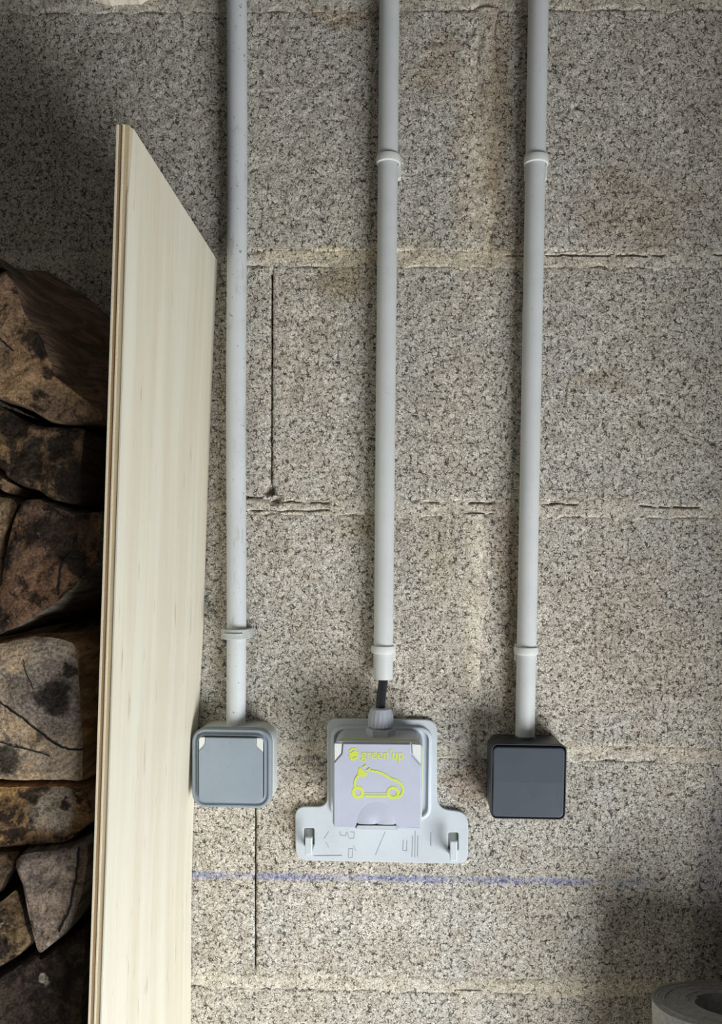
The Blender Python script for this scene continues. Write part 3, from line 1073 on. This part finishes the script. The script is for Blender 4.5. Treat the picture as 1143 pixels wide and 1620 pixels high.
strokes('moulded_marks', [(S_([(250, 172), (222, 218)]), 1, 0), (S_([(590, 178), (560, 245), (532, 315)]), 1, 0), (S_([(318, 175), (320, 195), (352, 200), (355, 178)]), 1, 0),
        (S_([(362, 178), (372, 215), (402, 215), (405, 178), (380, 176)]), 1, 0), (S_([(372, 275), (368, 330), (392, 330), (395, 278), (375, 276)]), 1, 0),
        (S_([(700, 225), (697, 288), (720, 290), (722, 228)]), 1, 0), (S_([(755, 200), (752, 325)]), .8, 0), (S_([(772, 170), (770, 330)]), .8, 0), (S_([(788, 200), (786, 325)]), .8, 0),
        (S_([(866, 180), (866, 260)]), .8, 0), (S_([(160, 320), (330, 318)]), .7, 0), (S_([(235, 240), (250, 268)]), .7, 0), (S_([(400, 262), (415, 290)]), .7, 0)],
        0.0042, 0.00042, M_MARK, plate, 0.0002)
settle(plate)
tag(plate, 'pale grey T-shaped mounting plate with two hooks, behind the car-charging socket', 'mounting plate')

FD = 0.050
cx, cz, w, h = pxrect(527, 668, 1173.5, 1312, FD)
sock = empty('charging_socket', (cx, -0.004, cz - h / 2))
bw, bh = w * 1.0, h * 1.0
T = 0.006
rr_box('body', [(cx, cz, bw * 1.02, bh * 1.02, 0.009, 0.0045), (cx, cz, bw * 1.015, bh * 1.015, 0.009, 0.030), (cx, cz, bw * 1.0, bh * 1.0, 0.008, 0.0405)], M_BODY, sock, tilt=-T)
rr_box('gasket', [(cx, cz, bw * 1.0, bh * 1.0, 0.008, 0.0404), (cx, cz, bw * 1.012, bh * 1.012, 0.008, 0.0408), (cx, cz, bw * 1.012, bh * 1.012, 0.008, 0.0424), (cx, cz, bw * 0.99, bh * 0.99, 0.008, 0.0427)], M_LIME, sock, tilt=-T)['label'] = 'thin lime green seal'
# front frame, open in the middle of its lower edge for the latch
rr_box('front_frame', [(cx, cz, bw * 0.99, bh * 0.99, 0.006, 0.0426), (cx, cz, bw * 1.0, bh * 1.0, 0.006, 0.0435), (cx, cz, bw * 1.0, bh * 1.0, 0.005, 0.0482), (cx, cz, bw * 0.985, bh * 0.985, 0.0045, 0.0492)], M_BODY, sock, tilt=-T)
FL = FD + 0.0010
lq = lambda x, y: q(x, y, FD)
flap = [lq(543.5, 1176), lq(650, 1177), lq(650.5, 1194), lq(666, 1211), lq(666, 1310), lq(632, 1310), lq(627, 1303.5), lq(565, 1303), lq(561.5, 1309), lq(529, 1308.5), lq(529, 1207), lq(542, 1192)]
sflap = flat_shape('flap', [round_poly(flap[::-1], [0.0006, 0.0006, 0.0016, 0.0008, 0.0003, 0.0003, 0.0008, 0.002, 0.0008, 0.0018, 0.0004, 0.0004][::-1])], 0.0488, FL, M_LID, sock, 0.0005)
for pts in ([(529.5, 1176), (541, 1176), (540, 1192), (529.5, 1204)], [(652, 1177), (665.5, 1178), (665.5, 1208), (653, 1193)]):
    flat_shape('hinge_cap', [round_poly([lq(*p) for p in pts][::-1], 0.0008)], 0.0486, FL - 0.0008, M_WHITE, sock, 0.0003)['label'] = 'white corner cap'
flat_shape('latch', [round_poly([lq(563, 1310.5), lq(566.5, 1304.5), lq(626, 1305), lq(630, 1311.5)], 0.0004)], 0.0480, FL + 0.0008, M_PLATE, sock, 0.0003)['label'] = 'pale latch lip'
# shadow gap behind the latch lip, and the scooped finger grip above it
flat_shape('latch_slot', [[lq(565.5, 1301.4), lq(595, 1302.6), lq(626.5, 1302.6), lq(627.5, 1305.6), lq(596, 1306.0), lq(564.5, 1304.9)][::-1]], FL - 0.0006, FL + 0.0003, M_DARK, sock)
gc = P(596, 1303, FD)
verts, faces = [], []
R1, nn, mm = 31 / 1870 * 0.93, 28, 8
for j in range(mm + 1):
    r = R1 * j / mm
    for k in range(nn + 1):
        a = math.pi * k / nn
        depth = 0.0016 * (1 - (j / mm) ** 2) * 1.0
        verts.append((gc.x + r * math.cos(a), -(FL + 0.00005 + 0.0011 * math.sin(math.pi * min(1, j / mm)) * (1 - math.sin(a) * j / mm * 0.8)), gc.z + r * 1.12 * math.sin(a)))
for j in range(mm):
    for k in range(nn):
        a = j * (nn + 1) + k
        faces.append((a, a + nn + 1, a + nn + 2, a + 1))
mesh_obj('finger_grip', verts, faces, M_LID, sflap, 'all')
# lettering and emblem, printed in lime
cu = bpy.data.curves.new('lettering', 'FONT')
cu.body = "green\u2019up"
cu.size = 1.0
cu.extrude = 0.004
cu.offset = 0.012
tmp = bpy.data.objects.new('tmp', cu)
me = bpy.data.meshes.new_from_object(tmp)
bpy.data.objects.remove(tmp)
xs_ = [v.co.x for v in me.vertices]
t0, t1 = P(571.5, 1200, FL), P(639, 1201, FL)
s = (t1.x - t0.x) / (max(xs_) - min(xs_))
zs_ = 13.2 / 1870 / 1.0 * 0.93 / 0.75
hgt = 0.0082
me.transform(Matrix.Translation((-min(xs_), 0, 0)))
me.transform(Matrix(((s, 0, 0, t0.x), (0, 0, -s * 0.02, -FL - 0.0002), (0, s * 1.12, 0, t0.z), (0, 0, 0, 1))))
me.materials.clear()
me.materials.append(M_LIME)
lt = bpy.data.objects.new('lettering', me)
col.objects.link(lt)
lt.parent = sflap
lt['label'] = 'lime green lettering'
sc6 = 200 / 1143
E = lambda pts: [(500 + x * sc6, 1130 + y * sc6) for x, y in pts]


def circ(x, y, r, n=24, a0=0, a1=360):
    return [(x + r * math.cos(math.radians(a0 + (a1 - a0) * k / n)), y + r * math.sin(math.radians(a0 + (a1 - a0) * k / n))) for k in range(n if a1 - a0 == 360 else n + 1)]


def smooth(pts, sub=5):
    out = []
    for i in range(len(pts) - 1):
        p0, p1, p2, p3 = (pts[max(i - 1, 0)], pts[i], pts[i + 1], pts[min(i + 2, len(pts) - 1)])
        for k in range(sub):
            t = k / sub
            out.append(tuple(0.5 * ((2 * b) + (c - a) * t + (2 * a - 5 * b + 4 * c - d) * t * t + (3 * b - a - 3 * c + d) * t ** 3) for a, b, c, d in zip(p0, p1, p2, p3)))
    out.append(pts[-1])
    return out


car = [(E(circ(382, 707, 43)), 1.35, True), (E(circ(700, 710, 45)), 1.35, True),
       (E([(438, 716), (645, 716)]), 0.55, False), (E([(440, 738), (648, 738)]), 0.75, False),
       (E(smooth([(500, 512), (560, 520), (620, 545), (680, 582), (735, 602), (775, 640), (790, 690), (770, 735), (735, 752)])), 1.0, False),
       (E(smooth([(385, 552), (360, 590), (352, 635), (368, 672)])), 0.95, False),
       (E([(428, 478), (456, 458)]), 0.6, False), (E([(462, 508), (490, 486)]), 0.6, False), (E([(475, 495), (500, 512)]), 0.7, False)]
strokes('car_emblem', car, FL + 0.00002, 0.00178, M_LIME, sflap, 0.0002)['label'] = 'lime green outline of a car with a plug'
flat_shape('plug_emblem', [[(P(x, y, FL).x, P(x, y, FL).z) for x, y in E([(378, 556), (384, 500), (402, 478), (470, 540), (462, 552), (430, 566)])][::-1]], FL - 0.0001, FL + 0.0002, M_LIME, sflap)['label'] = 'lime green plug shape'
leaf = [(E(smooth([(302, 338), (320, 318), (345, 312), (372, 326)])), 0.75, False), (E(smooth([(302, 352), (325, 358), (350, 340), (382, 346)])), 1.1, False),
        (E(smooth([(302, 372), (325, 382), (352, 366), (382, 370)])), 1.1, False), (E(smooth([(312, 396), (335, 406), (356, 394), (378, 392)])), 0.9, False), (E([(338, 408), (350, 420)]), 0.6, False)]
strokes('round_emblem', leaf, FL + 0.00002, 0.00178, M_LIME, sflap, 0.0002)['label'] = 'lime green round striped emblem'
# cable gland: body nut screwed in the box top, compression nut over it
ga = P(602.5, 1165, 0.025)
gt = P(602.5, 1119.5, 0.025)
gz = lambda y: P(602.5, y, 0.025).z
Rg = 19.6 / 1870 / 1.037
tube('gland_nut', [(ga.x, -0.025, gz(1168)), (ga.x, -0.025, gz(1163)), (ga.x, -0.025, gz(1153)), (ga.x, -0.025, gz(1151.5))], [Rg * 1.12, Rg * 1.20, Rg * 1.20, Rg * 1.10], M_GLAND, sock, 6, smooth=False)
rib = lambda th, i: 1.0 + (0.035 * (1 if math.sin(th * 18) > 0 else -1) if 1 <= i <= 3 else 0)
tube('gland_cap', [(ga.x, -0.025, gz(1153)), (ga.x, -0.025, gz(1149.0)), (ga.x, -0.025, gz(1148.5)), (ga.x, -0.025, gz(1131)), (ga.x, -0.025, gz(1126)), (ga.x, -0.025, gz(1121)), (ga.x, -0.025, gz(1119.5)), (ga.x, -0.025, gz(1119.6)), (ga.x, -0.025, gz(1128))],
     [Rg * 0.78, Rg * 0.80, Rg * 1.0, Rg * 0.99, Rg * 0.92, Rg * 0.84, Rg * 0.72, Rg * 0.52, Rg * 0.5], M_GLAND, sock, 108, rmod=rib)
settle(sock)
tag(sock, 'pale lilac-grey car-charging socket with lime green lettering and car outline on its flap', 'socket')

# cable between the open conduit and the gland
b0 = P(602, 1130, 0.025)
c0 = P(602.3, 1119, 0.025)
c1 = P(604, 1098, 0.021)
c2 = P(607, 1074, 0.0155)
c3 = P(607.5, 1050, 0.0130)
ctrl = [b0, c0, c1, c2, c3]
pts = []
pp = smooth([tuple(p) for p in ctrl], 6)
cab = tube('cable', pp, 0.0039, M_BLACK, None, 20)
cab.data.transform(Matrix.Translation(-c1))
cab.location = c1
tag(cab, 'short black cable between the open conduit end and the socket gland', 'cable')

# ------------------------------------------------------------------ right switch
cx, cz, w, h = pxrect(777, 897, 1177, 1297, 0.036)
sw = empty('light_switch', (cx, 0, cz - h / 2))
rr_box('body', [(cx, cz, w, h, 0.009, -0.0005), (cx, cz, w, h, 0.0085, 0.020), (cx, cz, w, h, 0.006, 0.033), (cx, cz, w * 0.995, h * 0.995, 0.0055, 0.0350), (cx, cz, w * 0.985, h * 0.985, 0.0052, 0.0358),
                (cx, cz, w * 0.968, h * 0.968, 0.0045, 0.0358), (cx, cz, w * 0.962, h * 0.962, 0.0043, 0.0352), (cx, cz, w * 0.958, h * 0.958, 0.0042, 0.0310)], M_ANTH, sw)
rx0, rz0, rw, rh = pxrect(779.5, 893.5, 1182.5, 1293.5, 0.0362)
# rocker: two faces meeting in a faint ridge at mid height
nx_, nz_ = 14, 24
outl = rr_ring(rx0, rz0, rw, rh, 0.0038, 0, 6)
rings = []
for (ins, dd) in ((0.0, 0.031), (0.0, 0.0349), (0.0004, 0.0356), (0.0011, 0.0359)):
    ring = rr_ring(rx0, rz0, rw - 2 * ins, rh - 2 * ins, 0.0038, 0, 6)
    rings.append([(x, -(dd + (0 if dd < 0.034 else 0.0007 * (1 - abs(z - rz0) / (rh / 2)))), z) for x, y, z in ring])
verts = [p for r in rings for p in r]
n = len(rings[0])
faces = []
for i in range(len(rings) - 1):
    for k in range(n):
        a, b = i * n + k, i * n + (k + 1) % n
        faces.append((a, b, b + n, a + n))
base = 3 * n
# cap split at the mid line
upper = [base + k for k in range(n) if rings[3][k][2] >= rz0]
lower = [base + k for k in range(n) if rings[3][k][2] < rz0]
wl, wr_ = rx0 - rw / 2 + 0.0011, rx0 + rw / 2 - 0.0011
verts += [(wl, -(0.0359 + 0.0007), rz0), (wr_, -(0.0359 + 0.0007), rz0)]
il, ir = len(verts) - 2, len(verts) - 1
faces.append(tuple([ir] + upper + [il]))
faces.append(tuple([il] + lower + [ir]))
mesh_obj('rocker', verts, faces, M_ANTHR, sw, False)
nk = P(831, 1166, PD)
tube('conduit_collar', [(nk.x, -PD, nk.z - 0.004), (nk.x, -PD, nk.z + 0.0000), (nk.x, -PD, nk.z + 0.0012)], [0.0098, 0.0092, 0.0084], M_ANTH, sw, 32)
settle(sw)
tag(sw, 'dark anthracite square light switch at the foot of the right conduit', 'switch')

# ------------------------------------------------------------------ roll of membrane, lower right
lean = math.radians(11.5)
top = P(1165, 1591, 0.066)
ro = 0.0625
ax = Vector((0, math.sin(lean), math.cos(lean)))
e1 = Vector((1, 0, 0))
e2 = ax.cross(e1).normalized()
Lr = top.z / math.cos(lean) - 0.013
turns, nseg = 13, 72
ri = 0.0300
pitch_ = (ro - ri) / turns
verts, faces = [], []
tot = turns * nseg
for i in range(tot + 1):
    th = 2 * math.pi * i / nseg + 2.4
    r = ri + pitch_ * i / nseg
    r *= 1 + 0.006 * math.sin(3 * th + 0.5 * i / nseg)
    jt = 0.0012 * mnoise.noise(Vector((i / nseg * 1.7, math.cos(th), math.sin(th))))
    for (rr, s) in ((r, jt), (r + pitch_ * 0.93, jt), (r + pitch_ * 0.93, -Lr), (r, -Lr)):
        v = e1 * (rr * math.cos(th)) + e2 * (rr * math.sin(th)) + ax * s
        verts.append(tuple(v))
    if i:
        b_ = (i - 1) * 4
        for k in range(4):
            l = (k + 1) % 4
            faces.append((b_ + k, b_ + 4 + k, b_ + 4 + l, b_ + l))
faces += [(0, 1, 2, 3), tuple(tot * 4 + k for k in (3, 2, 1, 0))]
g = NT('grey_membrane')
cc = g.mix(g.ramp(g.noise(300, 3, 0.7), 0.35, 0.65), lin(150, 149, 148), lin(172, 171, 170))
M_ROLL = g.done(cc, 0.8, g.bump(g.noise(500, 3, 0.6), 0.4, 0.0008), 0.3)
roll = mesh_obj('membrane_roll', verts, faces, M_ROLL, None, True)
roll.location = top
tag(roll, 'grey roll of membrane standing on end in the bottom right corner', 'roll')
